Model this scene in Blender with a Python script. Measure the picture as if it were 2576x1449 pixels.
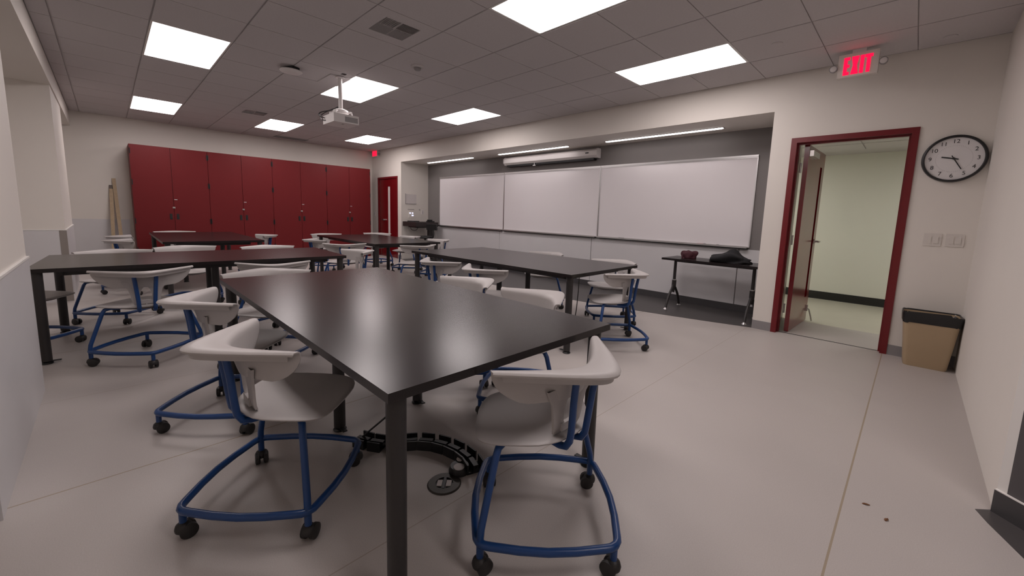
import bpy, bmesh, math, random
from mathutils import Vector, Matrix
random.seed(7)
for o in list(bpy.data.objects): bpy.data.objects.remove(o, do_unlink=True)
scene = bpy.context.scene
COL = scene.collection
PI = math.pi

# ---------------------------------------------------------------- camera
CAM_H = 1.2463
cam_d = bpy.data.cameras.new('camera'); cam = bpy.data.objects.new('camera', cam_d); COL.objects.link(cam)
_r = Vector((0.71386002, 0.69955663, 0.03200598)); _u = Vector((-0.11151633, 0.06843794, 0.99140323)); _f = Vector((-0.69135228, 0.71129232, -0.1268671))
m = Matrix((( _r.x, _u.x, -_f.x, 0), (_r.y, _u.y, -_f.y, 0), (_r.z, _u.z, -_f.z, CAM_H), (0, 0, 0, 1)))
cam.matrix_world = m
cam_d.sensor_fit = 'HORIZONTAL'; cam_d.sensor_width = 36.0
cam_d.lens = 1010.28 / 2576 * 36.0
cam_d.shift_x = -22.04 / 2576; cam_d.shift_y = -55.19 / 2576
cam_d.clip_start = 0.02; cam_d.clip_end = 60
scene.camera = cam

# ---------------------------------------------------------------- world, exposure, light levels
w = bpy.data.worlds.new('world'); scene.world = w; w.use_nodes = True
w.node_tree.nodes['Background'].inputs[0].default_value = (0.02, 0.02, 0.02, 1)
w.node_tree.nodes['Background'].inputs[1].default_value = 1.0
vs = scene.view_settings
vs.view_transform = 'Standard'; vs.look = 'None'; vs.exposure = 0.0; vs.gamma = 1.0; vs.use_curve_mapping = False
PANEL_STRENGTH = 11.0          # ceiling troffers
STRIP_STRENGTH = 8.5          # strip lights of the board recess
HALL_STRENGTH = 12.0           # troffers of the corridor
LIGHT_TINT = (1.0, 0.900, 0.890)
HALL_TINT = (1.0, 0.975, 0.92)

# ---------------------------------------------------------------- room measures (metres)
H = 2.853                     # ceiling
YB = 5.277; YBT = 0.15        # board wall and its thickness
YR = 6.074                    # back of the board recess
XC = -11.077                  # cabinet wall
XR = 0.387                    # right wall
RL, RR, HR = -9.464, -1.2645, 2.472   # recess
YL = -0.375                   # left piers
YA = -1.15                    # back of the left alcoves
HA = 2.58                     # underside of the left bulkhead
YH = 8.33; HH = 2.36          # corridor
TZ = 0.735                    # table height

# ---------------------------------------------------------------- materials
def lin(c):
    return tuple(((v / 12.92) if v <= 0.04045 else ((v + 0.055) / 1.055) ** 2.4) for v in c)
def rgb(r, g, b): return lin((r / 255, g / 255, b / 255))
MATS = {}
def mat(name, col, rough=0.5, metal=0.0, spec=0.5, noise=0.0, nscale=30.0, bump=0.0, bscale=200.0, coat=0.0, emit=None, estr=0.0, alpha=None, trans=0.0):
    if name in MATS: return MATS[name]
    M = bpy.data.materials.new(name); M.use_nodes = True
    nt = M.node_tree; b = nt.nodes['Principled BSDF']
    b.inputs['Base Color'].default_value = (*col, 1)
    b.inputs['Roughness'].default_value = rough
    b.inputs['Metallic'].default_value = metal
    b.inputs['Specular IOR Level'].default_value = spec
    b.inputs['Coat Weight'].default_value = coat
    b.inputs['Coat Roughness'].default_value = 0.12
    b.inputs['Transmission Weight'].default_value = trans
    if emit:
        b.inputs['Emission Color'].default_value = (*emit, 1); b.inputs['Emission Strength'].default_value = estr
    tc = None
    if noise or bump:
        tc = nt.nodes.new('ShaderNodeTexCoord')
    if noise:
        n = nt.nodes.new('ShaderNodeTexNoise'); n.inputs['Scale'].default_value = nscale; n.inputs['Detail'].default_value = 5
        nt.links.new(tc.outputs['Object'], n.inputs['Vector'])
        mx = nt.nodes.new('ShaderNodeMixRGB'); mx.blend_type = 'MIX'
        mx.inputs[1].default_value = (*[v * (1 - noise) for v in col], 1); mx.inputs[2].default_value = (*[min(1, v * (1 + noise)) for v in col], 1)
        nt.links.new(n.outputs['Fac'], mx.inputs[0]); nt.links.new(mx.outputs[0], b.inputs['Base Color'])
    if bump:
        n2 = nt.nodes.new('ShaderNodeTexNoise'); n2.inputs['Scale'].default_value = bscale; n2.inputs['Detail'].default_value = 3
        nt.links.new(tc.outputs['Object'], n2.inputs['Vector'])
        bp = nt.nodes.new('ShaderNodeBump'); bp.inputs['Strength'].default_value = bump; bp.inputs['Distance'].default_value = 0.002
        nt.links.new(n2.outputs['Fac'], bp.inputs['Height']); nt.links.new(bp.outputs['Normal'], b.inputs['Normal'])
    MATS[name] = M
    return M
def emat(name, col, s):
    M = bpy.data.materials.new(name); M.use_nodes = True; nt = M.node_tree
    nt.nodes.remove(nt.nodes['Principled BSDF'])
    e = nt.nodes.new('ShaderNodeEmission'); e.inputs[0].default_value = (*col, 1); e.inputs[1].default_value = s
    nt.links.new(e.outputs[0], nt.nodes['Material Output'].inputs[0]); MATS[name] = M
    return M
WALL = mat('wall_paint', (0.74, 0.70, 0.65), 0.6, noise=0.02, nscale=3, bump=0.12, bscale=160)
WAINS = mat('wainscot_plastic', (0.62, 0.61, 0.62), 0.38, noise=0.03, nscale=4, bump=0.1, bscale=90)
CAP = mat('white_trim', (0.78, 0.76, 0.73), 0.4)
DGREY = mat('dark_grey_paint', (0.20, 0.185, 0.18), 0.6, noise=0.03, nscale=4, bump=0.1, bscale=160)
CHAR = mat('charcoal_paint', (0.085, 0.078, 0.082), 0.55)
TILE = mat('ceiling_tile_mineral', (0.58, 0.55, 0.555), 0.9, noise=0.06, nscale=60, bump=0.35, bscale=140)
GRID = mat('ceiling_grid_metal', (0.52, 0.49, 0.49), 0.6)
BASE = mat('grey_vinyl_base', (0.26, 0.245, 0.25), 0.5)
DBASE = mat('dark_vinyl_base', (0.055, 0.052, 0.055), 0.45)
BLACKB = mat('black_vinyl_base', (0.012, 0.012, 0.012), 0.4)
RED = mat('red_door_paint', (0.15, 0.004, 0.007), 0.2, spec=0.5, coat=0.3)
FRED = mat('red_frame_paint', (0.15, 0.005, 0.009), 0.3)
CABRED = mat('red_cabinet_laminate', (0.132, 0.0062, 0.0082), 0.5, spec=0.3, noise=0.04, nscale=6)
CABDK = mat('cabinet_dark_gap', (0.04, 0.008, 0.008), 0.6)
BLK = mat('black_plastic', (0.010, 0.010, 0.011), 0.4)
RUBBER = mat('black_rubber', (0.016, 0.014, 0.014), 0.5)
STEEL = mat('brushed_steel', (0.55, 0.53, 0.51), 0.32, metal=1.0)
ALU = mat('aluminium', (0.62, 0.61, 0.61), 0.35, metal=0.9)
TOP = mat('dark_table_laminate', (0.012, 0.0088, 0.0092), 0.24, spec=0.38)
TEDGE = mat('dark_table_edge', (0.035, 0.031, 0.031), 0.45)
TLEG = mat('dark_table_steel', (0.030, 0.027, 0.027), 0.4, spec=0.4)
SHELL = mat('pale_grey_polypropylene', (0.425, 0.40, 0.39), 0.42, bump=0.06, bscale=500)
PAN = mat('grey_brown_plastic', (0.12, 0.095, 0.09), 0.5)
BLUE = mat('blue_powder_coat', (0.006, 0.046, 0.175), 0.33)
WBOARD = mat('whiteboard_enamel', (0.75, 0.72, 0.735), 0.16, noise=0.015, nscale=2)
WPLAS = mat('white_plastic', (0.72, 0.69, 0.68), 0.4)
GPLAS = mat('grey_plastic', (0.30, 0.285, 0.285), 0.45)
TAN = mat('tan_plastic', (0.43, 0.32, 0.20), 0.45, noise=0.05, nscale=8)
BAG = mat('black_bin_liner', (0.010, 0.010, 0.011), 0.28, bump=0.5, bscale=40)
WOOD = mat('pale_wood', (0.42, 0.31, 0.19), 0.5, noise=0.2, nscale=20)
BROWN = mat('brown_finish', (0.10, 0.072, 0.058), 0.5)
GLASS = mat('dark_lite_glass', (0.05, 0.006, 0.008), 0.08, spec=0.6)
MAROON = mat('maroon_cloth', (0.055, 0.008, 0.016), 0.75, bump=0.5, bscale=80)
BCLOTH = mat('black_cloth', (0.010, 0.010, 0.012), 0.85, bump=0.6, bscale=70)
HWALL = mat('corridor_paint', (0.72, 0.71, 0.63), 0.28, noise=0.02, nscale=2)
HFLOOR = mat('corridor_floor', (0.52, 0.49, 0.40), 0.28, noise=0.06, nscale=3)
PAPER = mat('paper_white', (0.62, 0.58, 0.57), 0.7)
CRUMB = mat('brown_leaf', (0.16, 0.07, 0.03), 0.8)
FACE = mat('clock_face', (0.72, 0.70, 0.70), 0.5)
DIFF = emat('troffer_glow', LIGHT_TINT, PANEL_STRENGTH)
STRIP = emat('strip_glow', LIGHT_TINT, STRIP_STRENGTH)
HDIFF = emat('corridor_glow', HALL_TINT, HALL_STRENGTH)
EXITM = emat('exit_red_glow', (1.0, 0.006, 0.05), 1.6)
BTN = emat('lit_button', (0.75, 0.75, 1.0), 1.3)
LITE = mat('frosted_lite', (0.72, 0.68, 0.66), 0.15)

def floor_material():
    M = bpy.data.materials.new('sheet_vinyl'); M.use_nodes = True; nt = M.node_tree; b = nt.nodes['Principled BSDF']
    tc = nt.nodes.new('ShaderNodeTexCoord'); sep = nt.nodes.new('ShaderNodeSeparateXYZ'); nt.links.new(tc.outputs['Object'], sep.inputs[0])
    n1 = nt.nodes.new('ShaderNodeTexNoise'); n1.inputs['Scale'].default_value = 1.3; n1.inputs['Detail'].default_value = 4
    n2 = nt.nodes.new('ShaderNodeTexNoise'); n2.inputs['Scale'].default_value = 240; n2.inputs['Detail'].default_value = 2
    nt.links.new(tc.outputs['Object'], n1.inputs[0]); nt.links.new(tc.outputs['Object'], n2.inputs[0])
    a = nt.nodes.new('ShaderNodeMixRGB'); a.inputs[1].default_value = (0.505, 0.465, 0.44, 1); a.inputs[2].default_value = (0.555, 0.51, 0.485, 1)
    nt.links.new(n1.outputs[0], a.inputs[0])
    c = nt.nodes.new('ShaderNodeMixRGB'); c.blend_type = 'MULTIPLY'; c.inputs[0].default_value = 0.25; nt.links.new(a.outputs[0], c.inputs[1]); nt.links.new(n2.outputs[0], c.inputs[2])
    last = c.outputs[0]
    # welded seams between the sheets, every 1.19 m across x, and two cross welds
    def band(axis, pos, width, period=None):
        s = nt.nodes.new('ShaderNodeMath'); s.operation = 'SUBTRACT'; nt.links.new(sep.outputs[axis], s.inputs[0]); s.inputs[1].default_value = pos
        src = s.outputs[0]
        if period:
            d = nt.nodes.new('ShaderNodeMath'); d.operation = 'PINGPONG'; nt.links.new(src, d.inputs[0]); d.inputs[1].default_value = period / 2; src = d.outputs[0]
        ab = nt.nodes.new('ShaderNodeMath'); ab.operation = 'ABSOLUTE'; nt.links.new(src, ab.inputs[0])
        lt = nt.nodes.new('ShaderNodeMath'); lt.operation = 'LESS_THAN'; nt.links.new(ab.outputs[0], lt.inputs[0]); lt.inputs[1].default_value = width
        return lt.outputs[0]
    for f, col in ((band(0, -0.10, 0.004, 2.40), (0.33, 0.27, 0.20, 1)), (band(0, -1.30, 0.0025, 2.40), (0.36, 0.31, 0.27, 1))):
        mx = nt.nodes.new('ShaderNodeMixRGB'); nt.links.new(f, mx.inputs[0]); nt.links.new(last, mx.inputs[1]); mx.inputs[2].default_value = col; last = mx.outputs[0]
    nt.links.new(last, b.inputs['Base Color'])
    b.inputs['Roughness'].default_value = 0.42; b.inputs['Specular IOR Level'].default_value = 0.4
    bp = nt.nodes.new('ShaderNodeBump'); bp.inputs['Strength'].default_value = 0.05; bp.inputs['Distance'].default_value = 0.002
    nt.links.new(n2.outputs[0], bp.inputs['Height']); nt.links.new(bp.outputs[0], b.inputs['Normal'])
    return M
FLOOR = floor_material()
DFLOOR = mat('dark_vinyl_floor', (0.068, 0.062, 0.062), 0.42, noise=0.08, nscale=5)

# ---------------------------------------------------------------- mesh helpers
class MB:
    def __init__(self): self.bm = bmesh.new()
    def box(self, x0, x1, y0, y1, z0, z1, M=None):
        vs = [self.bm.verts.new(Vector(p)) for p in ((x0,y0,z0),(x1,y0,z0),(x1,y1,z0),(x0,y1,z0),(x0,y0,z1),(x1,y0,z1),(x1,y1,z1),(x0,y1,z1))]
        for f in ((0,3,2,1),(4,5,6,7),(0,1,5,4),(1,2,6,5),(2,3,7,6),(3,0,4,7)): self.bm.faces.new([vs[i] for i in f])
        if M:
            for v in vs: v.co = M @ v.co
        return self
    def prism(self, pts, z0, z1, M=None):
        a = [self.bm.verts.new(Vector((p[0], p[1], z0))) for p in pts]; b = [self.bm.verts.new(Vector((p[0], p[1], z1))) for p in pts]
        n = len(pts)
        self.bm.faces.new(list(reversed(a))); self.bm.faces.new(b)
        for i in range(n): self.bm.faces.new((a[i], a[(i+1)%n], b[(i+1)%n], b[i]))
        if M:
            for v in a + b: v.co = M @ v.co
        return self
    def tube(self, pts, r, seg=10, closed=False, cap=True):
        pts = [Vector(p) for p in pts]; n = len(pts); rings = []
        rad = r if isinstance(r, (list, tuple)) else [r] * n
        prev = None
        for i, p in enumerate(pts):
            if closed: t = (pts[(i+1)%n] - pts[i-1]).normalized()
            elif i == 0: t = (pts[1] - p).normalized()
            elif i == n-1: t = (p - pts[i-1]).normalized()
            else: t = ((pts[i+1]-p).normalized() + (p-pts[i-1]).normalized()).normalized()
            if prev is None:
                a = Vector((0,0,1)) if abs(t.z) < 0.9 else Vector((1,0,0))
                u = t.cross(a).normalized()
            else:
                u = (prev - t * prev.dot(t)).normalized()
            prev = u; v = t.cross(u)
            rings.append([self.bm.verts.new(p + (u*math.cos(2*PI*k/seg) + v*math.sin(2*PI*k/seg)) * rad[i]) for k in range(seg)])
        for i in range(n if closed else n-1):
            A, B = rings[i], rings[(i+1)%n]
            for k in range(seg): self.bm.faces.new((A[k], A[(k+1)%seg], B[(k+1)%seg], B[k]))
        if cap and not closed:
            self.bm.faces.new(list(reversed(rings[0]))); self.bm.faces.new(rings[-1])
        return self
    def cyl(self, c, r, z0, z1, seg=24, r2=None):
        return self.tube([(c[0], c[1], z0), (c[0], c[1], z1)], [r, r if r2 is None else r2], seg)
    def lathe(self, prof, seg=32, M=None):
        # profile: list of (radius, z) about the z axis
        new = []; rings = []
        for (r, z) in prof:
            if r < 1e-6:
                v = self.bm.verts.new((0,0,z)); new.append(v); rings.append([v])
            else:
                ring = [self.bm.verts.new((r*math.cos(2*PI*k/seg), r*math.sin(2*PI*k/seg), z)) for k in range(seg)]
                new += ring; rings.append(ring)
        for A, B in zip(rings[:-1], rings[1:]):
            for k in range(seg):
                if len(A) == 1 and len(B) == 1: continue
                if len(A) == 1: self.bm.faces.new((A[0], B[(k+1)%seg], B[k]))
                elif len(B) == 1: self.bm.faces.new((A[k], A[(k+1)%seg], B[0]))
                else: self.bm.faces.new((A[k], A[(k+1)%seg], B[(k+1)%seg], B[k]))
        if M:
            for v in new: v.co = M @ v.co
        return self
    def grid(self, rows, close_u=False):
        R = [[self.bm.verts.new(Vector(p)) for p in row] for row in rows]
        for A, B in zip(R[:-1], R[1:]):
            n = len(A)
            for k in range(n if close_u else n-1):
                self.bm.faces.new((A[k], A[(k+1)%n], B[(k+1)%n], B[k]))
        return R
    def bevel(self, w, seg=2, angle=0.6):
        es = [e for e in self.bm.edges if len(e.link_faces) == 2 and e.calc_face_angle(0) > angle]
        bmesh.ops.bevel(self.bm, geom=es, offset=w, segments=seg, profile=0.5, affect='EDGES')
        return self
    def mesh(self, name, smooth=True, angle=40):
        bmesh.ops.recalc_face_normals(self.bm, faces=self.bm.faces[:])
        me = bpy.data.meshes.new(name); self.bm.to_mesh(me); self.bm.free()
        if smooth:
            me.shade_smooth()
            try: me.set_sharp_from_angle(angle=math.radians(angle))
            except Exception: pass
        return me
    def build(self, name, material, parent=None, smooth=True, angle=40, loc=None, rot=None):
        return link(name, self.mesh(name, smooth, angle), material, parent, loc, rot)
def link(name, me, material=None, parent=None, loc=None, rot=None):
    o = bpy.data.objects.new(name, me); COL.objects.link(o)
    if material is not None and len(me.materials) == 0: me.materials.append(material)
    if parent is not None: o.parent = parent
    if loc is not None: o.location = loc
    if rot is not None: o.rotation_euler = rot
    return o
def tag(o, label=None, cat=None, group=None, kind=None):
    if label: o['label'] = label
    if cat: o['category'] = cat
    if group: o['group'] = group
    if kind: o['kind'] = kind
    return o
def thing(name, label, cat, loc=(0,0,0), rz=0.0, group=None):
    o = bpy.data.objects.new(name, None); COL.objects.link(o); o.empty_display_size = 0.1
    o.location = loc; o.rotation_euler = (0, 0, rz)
    return tag(o, label, cat, group)
def struct(o): o['kind'] = 'structure'; return o
def copy_tree(o, parent=None):
    c = o.copy(); COL.objects.link(c); c.parent = parent
    for ch in KIDS.get(o.name, []): copy_tree_child(ch, c)
    return c
def children_of(o): return [x for x in bpy.data.objects if x.parent == o]
def dup(root, loc, rz, label, group):
    r = root.copy(); COL.objects.link(r); r.location = loc; r.rotation_euler = (0, 0, rz); r['label'] = label; r['group'] = group
    for ch in children_of(root):
        c = ch.copy(); COL.objects.link(c); c.parent = r
        for g in children_of(ch):
            d = g.copy(); COL.objects.link(d); d.parent = c
    return r
def chaikin(pts, n=2, closed=True):
    for _ in range(n):
        out = []; m_ = len(pts)
        for i in range(m_ if closed else m_-1):
            a = Vector(pts[i]); b = Vector(pts[(i+1) % m_])
            out += [a*0.75 + b*0.25, a*0.25 + b*0.75]
        if not closed: out = [Vector(pts[0])] + out + [Vector(pts[-1])]
        pts = out
    return pts
def text_mesh(s, size, ext=0.0):
    cu = bpy.data.curves.new('txt', 'FONT'); cu.body = s; cu.size = size; cu.extrude = ext; cu.align_x = 'CENTER'; cu.align_y = 'CENTER'
    o = bpy.data.objects.new('txt', cu); COL.objects.link(o)
    dg = bpy.context.evaluated_depsgraph_get(); me = bpy.data.meshes.new_from_object(o.evaluated_get(dg))
    bpy.data.objects.remove(o, do_unlink=True); bpy.data.curves.remove(cu)
    return me

# ================================================================ SETTING
# ---- floor
b = MB(); b.box(XC-0.15, 2.6, YA-0.2, YR+0.1, -0.12, 0.0); floor = struct(b.build('floor', FLOOR, smooth=False))
N = 40; pts = []
for i in range(N+1):
    x = RL + (RR - RL) * i / N; t = (x - (RL+RR)/2) / ((RR-RL)/2)
    pts.append((x, YB - 0.58*(1-t*t)))
pts = pts + [(RR, YR), (RL, YR)]
b = MB(); b.prism(pts, 0.0, 0.0015); b.build('floor_inlay', DFLOOR, floor, smooth=False)
b = MB(); b.prism([(0.40,2.70),(0.331,2.636),(0.36,2.55),(0.438,2.367),(0.62,2.02),(0.95,1.60),(1.30,1.40),(1.78,1.40),(1.78,1.48)], 0.0, 0.0015); b.build('floor_inlay', DFLOOR, floor, smooth=False)
# ---- board wall with the recess and two doorways
D1 = (-10.71, -9.635, 2.13)      # far door, outer frame
D2 = (-1.069, -0.070, 2.163)     # open door, outer frame
b = MB(); y0, y1 = YB, YB+YBT
b.box(XC-0.15, D1[0], y0, y1, 0, H); b.box(D1[0], D1[1], y0, y1, D1[2], H); b.box(D1[1], RL, y0, y1, 0, H)
b.box(RL, RR, y0, y1, HR, H)
b.box(RR, D2[0], y0, y1, 0, H); b.box(D2[0], D2[1], y0, y1, D2[2], H); b.box(D2[1], XR+0.15, y0, y1, 0, H)
wall_board = struct(b.build('wall_board', WALL, smooth=False))
b = MB(); b.box(RL-0.15, RL, y1, YR+0.12, 0, H); struct(b.build('wall_recess_left', WALL, smooth=False))
b = MB(); b.box(RR, RR+0.12, y1, YR+0.12, 0, H); struct(b.build('wall_recess_right', WALL, smooth=False))
b = MB(); b.box(RL, RR, YR, YR+0.12, 0, H); wall_rb = struct(b.build('wall_recess_back', DGREY, smooth=False))
b = MB(); b.box(RL, RR, y1, YR, HR, HR+0.1); struct(b.build('ceiling_recess', WALL, smooth=False))
joints = [RL+0.002, -9.02, -6.58, -4.14, -1.706, RR-0.002]
for i in range(len(joints)-1):
    b = MB(); b.box(joints[i]+0.006, joints[i+1]-0.006, YR-0.014, YR, 0.10, 0.872); b.bevel(0.002, 1)
    b.build('wainscot_panel', WAINS, wall_rb, smooth=False)
b = MB(); b.box(RL, RR, YR-0.016, YR, 0.0015, 0.10); struct(b.build('baseboard_recess', DBASE, smooth=False))
b = MB(); b.box(RR, D2[0], YB-0.008, YB, 0.0, 0.10); b.box(D2[1], XR, YB-0.008, YB, 0.0, 0.10); b.box(XC, D1[0], YB-0.008, YB, 0, 0.1); b.box(D1[1], RL, YB-0.008, YB, 0, 0.1)
struct(b.build('baseboard_board', BASE, smooth=False))
# ---- right wall, angled charcoal wall
b = MB(); b.box(XR, XR+0.15, 2.68, YB, 0, H); struct(b.build('wall_right', WALL, smooth=False))
d = Vector((0.745, -0.667, 0)); nrm = Vector((0.667, 0.745, 0)); A = Vector((XR, 2.68, 0))
def angled(b, s0, s1, t0, t1, z0, z1):
    ps = [A + d*s + nrm*t for s, t in ((s0,t0),(s1,t0),(s1,t1),(s0,t1))]
    b.prism([(p.x, p.y) for p in ps], z0, z1)
b = MB(); angled(b, 0.035, 1.85, 0.0, 0.12, 0.0, H); wr2 = struct(b.build('wall_angled', CHAR, smooth=False))
b = MB(); angled(b, 0.0, 0.035, 0.0, 0.12, 0.0, H); struct(b.build('trim_1', CAP, smooth=False))
b = MB(); angled(b, 0.0, 1.85, -0.012, 0.0, 0.0, 0.105); struct(b.build('baseboard_angled', DBASE, smooth=False))
b = MB(); angled(b, 0.0, 1.85, -0.012, 0.004, 0.105, 0.109); struct(b.build('trim_2', CAP, smooth=False))
# ---- walls round the camera's end of the room
b = MB(); b.box(2.3, 2.45, YA-0.15, 1.6, 0, H); struct(b.build('wall_near', WALL, smooth=False))
b = MB(); b.box(1.72, 2.45, 1.44, 1.6, 0, H); struct(b.build('wall_near_return', WALL, smooth=False))
# ---- cabinet wall
b = MB(); b.box(XC-0.15, XC, YA-0.15, YB+YBT, 0, H); wall_back = struct(b.build('wall_back', WALL, smooth=False))
for (ya, yb_) in ((YA, 0.30),):
    b = MB(); b.box(XC, XC+0.01, ya, yb_, 0.0, 0.91); b.bevel(0.002, 1); b.build('wainscot_panel', WAINS, wall_back, smooth=False)
# ---- left side: bulkhead, two piers and the alcoves between them
b = MB(); b.box(XC, 2.45, YA-0.15, YA, 0, H); struct(b.build('wall_left', WALL, smooth=False))
b = MB(); b.box(XC, 2.3, YA, YL+0.012, HA, H); struct(b.build('wall_left_bulkhead', WALL, smooth=False))
P1 = (-3.965, -2.41); P2 = (-9.0, -7.44)
for i, (xa, xb) in enumerate((P1, P2)):
    b = MB(); b.box(xa, xb, YA, YL, 0, HA); pier = struct(b.build('wall_left_pier', WALL, smooth=False))
    zt = 0.878
    b = MB(); b.box(xa+0.002, xb-0.002, YL, YL+0.01, 0.0, zt); b.bevel(0.002, 1); b.build('wainscot_panel', WAINS, pier, smooth=False)
    b = MB(); b.box(xb, xb+0.01, YA, YL-0.002, 0.0, zt); b.bevel(0.002, 1); b.build('wainscot_panel', WAINS if i else BROWN, pier, smooth=False)  # near pier's end panel is brown, the other keeps the wainscot colour
    b = MB(); b.box(xa-0.002, xb+0.014, YL-0.01, YL+0.014, zt, zt+0.012); b.box(xb-0.01, xb+0.014, YA, YL-0.01, zt, zt+0.012); b.build('wainscot_cap', CAP, pier, smooth=False)
    if i:
        b = MB(); b.box(xb+0.001, xb+0.013, YL-0.05, YL+0.012, 0.0, zt); b.build('corner_guard', mat('grey_corner_guard', (0.26, 0.23, 0.21), 0.5), pier, smooth=False)
# ---- ceiling: grid and tiles
b = MB(); b.box(XC-0.15, 2.45, YL+0.012, YB, H+0.004, H+0.12); ceiling = struct(b.build('ceiling', GRID, smooth=False))
GX0, GY0, G = -2.603, 0.381, 0.6096
LX0, LDX, LY0, LDY = -2.603, -3.6576, 0.381, 1.8288
lights = [(c, r) for r in range(3) for c in range(3)] + [(-5/6, 1/3)]  # last entry: off-grid fill panel added out of view to brighten the near floor
taken = set()
for c, r in lights:
    ix = round(-6*c); iy = round(3*r)
    taken |= {(ix, iy), (ix+1, iy)}
VENTS = [(-2, 2), (-10, 2)]
for v in VENTS: taken.add(v)
tile_cache = {}
for ix in range(-15, 9):
    for iy in range(-2, 9):
        if (ix, iy) in taken: continue
        x0 = max(GX0 + ix*G, XC) ; x1 = min(GX0 + (ix+1)*G, 2.30); ya = max(GY0 + iy*G, YL+0.012); yb_ = min(GY0 + (iy+1)*G, YB)
        if x1 - x0 < 0.05 or yb_ - ya < 0.05: continue
        if x0 > XR + 0.3 and ya > 2.7: continue
        key = (round(x1-x0, 3), round(yb_-ya, 3))
        if key not in tile_cache:
            bb = MB(); g = 0.004; h_ = 0.007; bb.box(-key[0]/2+g, key[0]/2-g, -key[1]/2+h_, key[1]/2-h_, -0.0, 0.012); bb.bevel(0.003, 1)
            tile_cache[key] = bb.mesh('ceiling_tile', smooth=False)
        link('ceiling_tile', tile_cache[key], TILE, ceiling, loc=((x0+x1)/2, (ya+yb_)/2, H-0.0065))

# ---- corridor beyond the open door
b = MB(); b.box(-5.0, 3.0, YB+YBT, YH+0.2, -0.12, -0.002); struct(b.build('floor_corridor', HFLOOR, smooth=False))
b = MB(); b.box(-5.0, 3.0, YH, YH+0.12, 0, HH+0.1); struct(b.build('wall_corridor', HWALL, smooth=False))
b = MB(); b.box(-5.0, 3.0, YH-0.012, YH, -0.002, 0.125); struct(b.build('baseboard_corridor', BLACKB, smooth=False))
b = MB(); b.box(RR+0.13, 3.0, YB+YBT, YH, HH+0.004, HH+0.1); b.box(-5.0, RR+0.13, YR+0.13, YH, HH+0.004, HH+0.1); hceil = struct(b.build('ceiling_corridor', GRID, smooth=False))
tm = None
for i in range(0, 13):
    for j in range(0, 5):
        xa = -4.9 + i*0.61; yy = YB+YBT + 0.01 + j*0.6
        if (i in (3, 4) and j == 2) or (i in (9, 10) and j == 2): continue
        if tm is None:
            bb = MB(); bb.box(0, 0.594, 0, 0.57, 0, 0.012); tm = bb.mesh('ceiling_tile', smooth=False)
        if yy + 0.57 > YH or (xa < RR+0.13 and yy < YR+0.13): continue
        link('ceiling_tile', tm, TILE, hceil, loc=(xa, yy, HH-0.008))
b = MB(); b.box(-5.1, -5.0, YR+0.12, YH, 0, HH+0.1); struct(b.build('wall_corridor_left', HWALL, smooth=False))
b = MB(); b.box(3.0, 3.1, YB+YBT, YH, 0, HH+0.1); struct(b.build('wall_corridor_right', HWALL, smooth=False))
b = MB(); b.box(XR+0.15, 3.0, YB, YB+YBT, 0, HH+0.1); struct(b.build('wall_corridor_front', HWALL, smooth=False))
b = MB(); b.box(RR+0.12, D2[0], YB+YBT, YB+YBT+0.006, 0, HH); b.box(D2[1], 3.0, YB+YBT, YB+YBT+0.006, 0, HH)
# recess volume stands in the corridor's way on the left: its outer skin
b.box(-5.0, RR+0.12, YR+0.12, YR+0.13, 0, HH); b.box(RR+0.12, RR+0.13, YB+YBT, YR+0.13, 0, HH)
struct(b.build('wall_corridor_near', HWALL, smooth=False))
for xa, lb in ((-4.9+3*0.61, 'recessed corridor ceiling light behind the whiteboard recess'), (-4.9+9*0.61, 'recessed corridor ceiling light past the wall with the clock')):
    t = thing('ceiling_light', lb, 'ceiling light', (xa+0.61, YB+YBT+0.01+1.2+0.3, HH), group='corridor ceiling lights')
    b = MB(); b.box(-0.6, 0.6, -0.29, -0.27, -0.012, 0.004); b.box(-0.6, 0.6, 0.27, 0.29, -0.012, 0.004); b.box(-0.6, -0.58, -0.27, 0.27, -0.012, 0.004); b.box(0.58, 0.6, -0.27, 0.27, -0.012, 0.004)
    b.build('frame', CAP, t, smooth=False)
    b = MB(); b.box(-0.58, 0.58, -0.27, 0.27, -0.006, 0.002); b.build('diffuser', HDIFF, t, smooth=False)
# ---- doors (leaf, frame, hardware)
def door_frame(x0, x1, zt, fw=0.052):
    b = MB(); ya, yb_ = YB-0.014, YB+YBT+0.014
    b.box(x0-0.0, x0+fw, ya, yb_, 0, zt); b.box(x1-fw, x1, ya, yb_, 0, zt); b.box(x0+fw, x1-fw, ya, yb_, zt-fw, zt)
    # door stop
    b.box(x0+fw, x0+fw+0.016, YB+0.05, YB+0.095, 0, zt-fw); b.box(x1-fw-0.016, x1-fw, YB+0.05, YB+0.095, 0, zt-fw); b.box(x0+fw+0.016, x1-fw-0.016, YB+0.05, YB+0.095, zt-fw-0.016, zt-fw)
    return b
def door_leaf(b, w_, h_, t_=0.045, lx0=0.62, lx1=0.74, lz0=0.42, lz1=1.90):
    # leaf in its own space: hinge edge at x=0, thickness along -y, bottom at z 0.008, with an opening for the lite
    b.box(0, lx0, -t_, 0, 0.008, h_); b.box(lx1, w_, -t_, 0, 0.008, h_); b.box(lx0, lx1, -t_, 0, 0.008, lz0); b.box(lx0, lx1, -t_, 0, lz1, h_)
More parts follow.
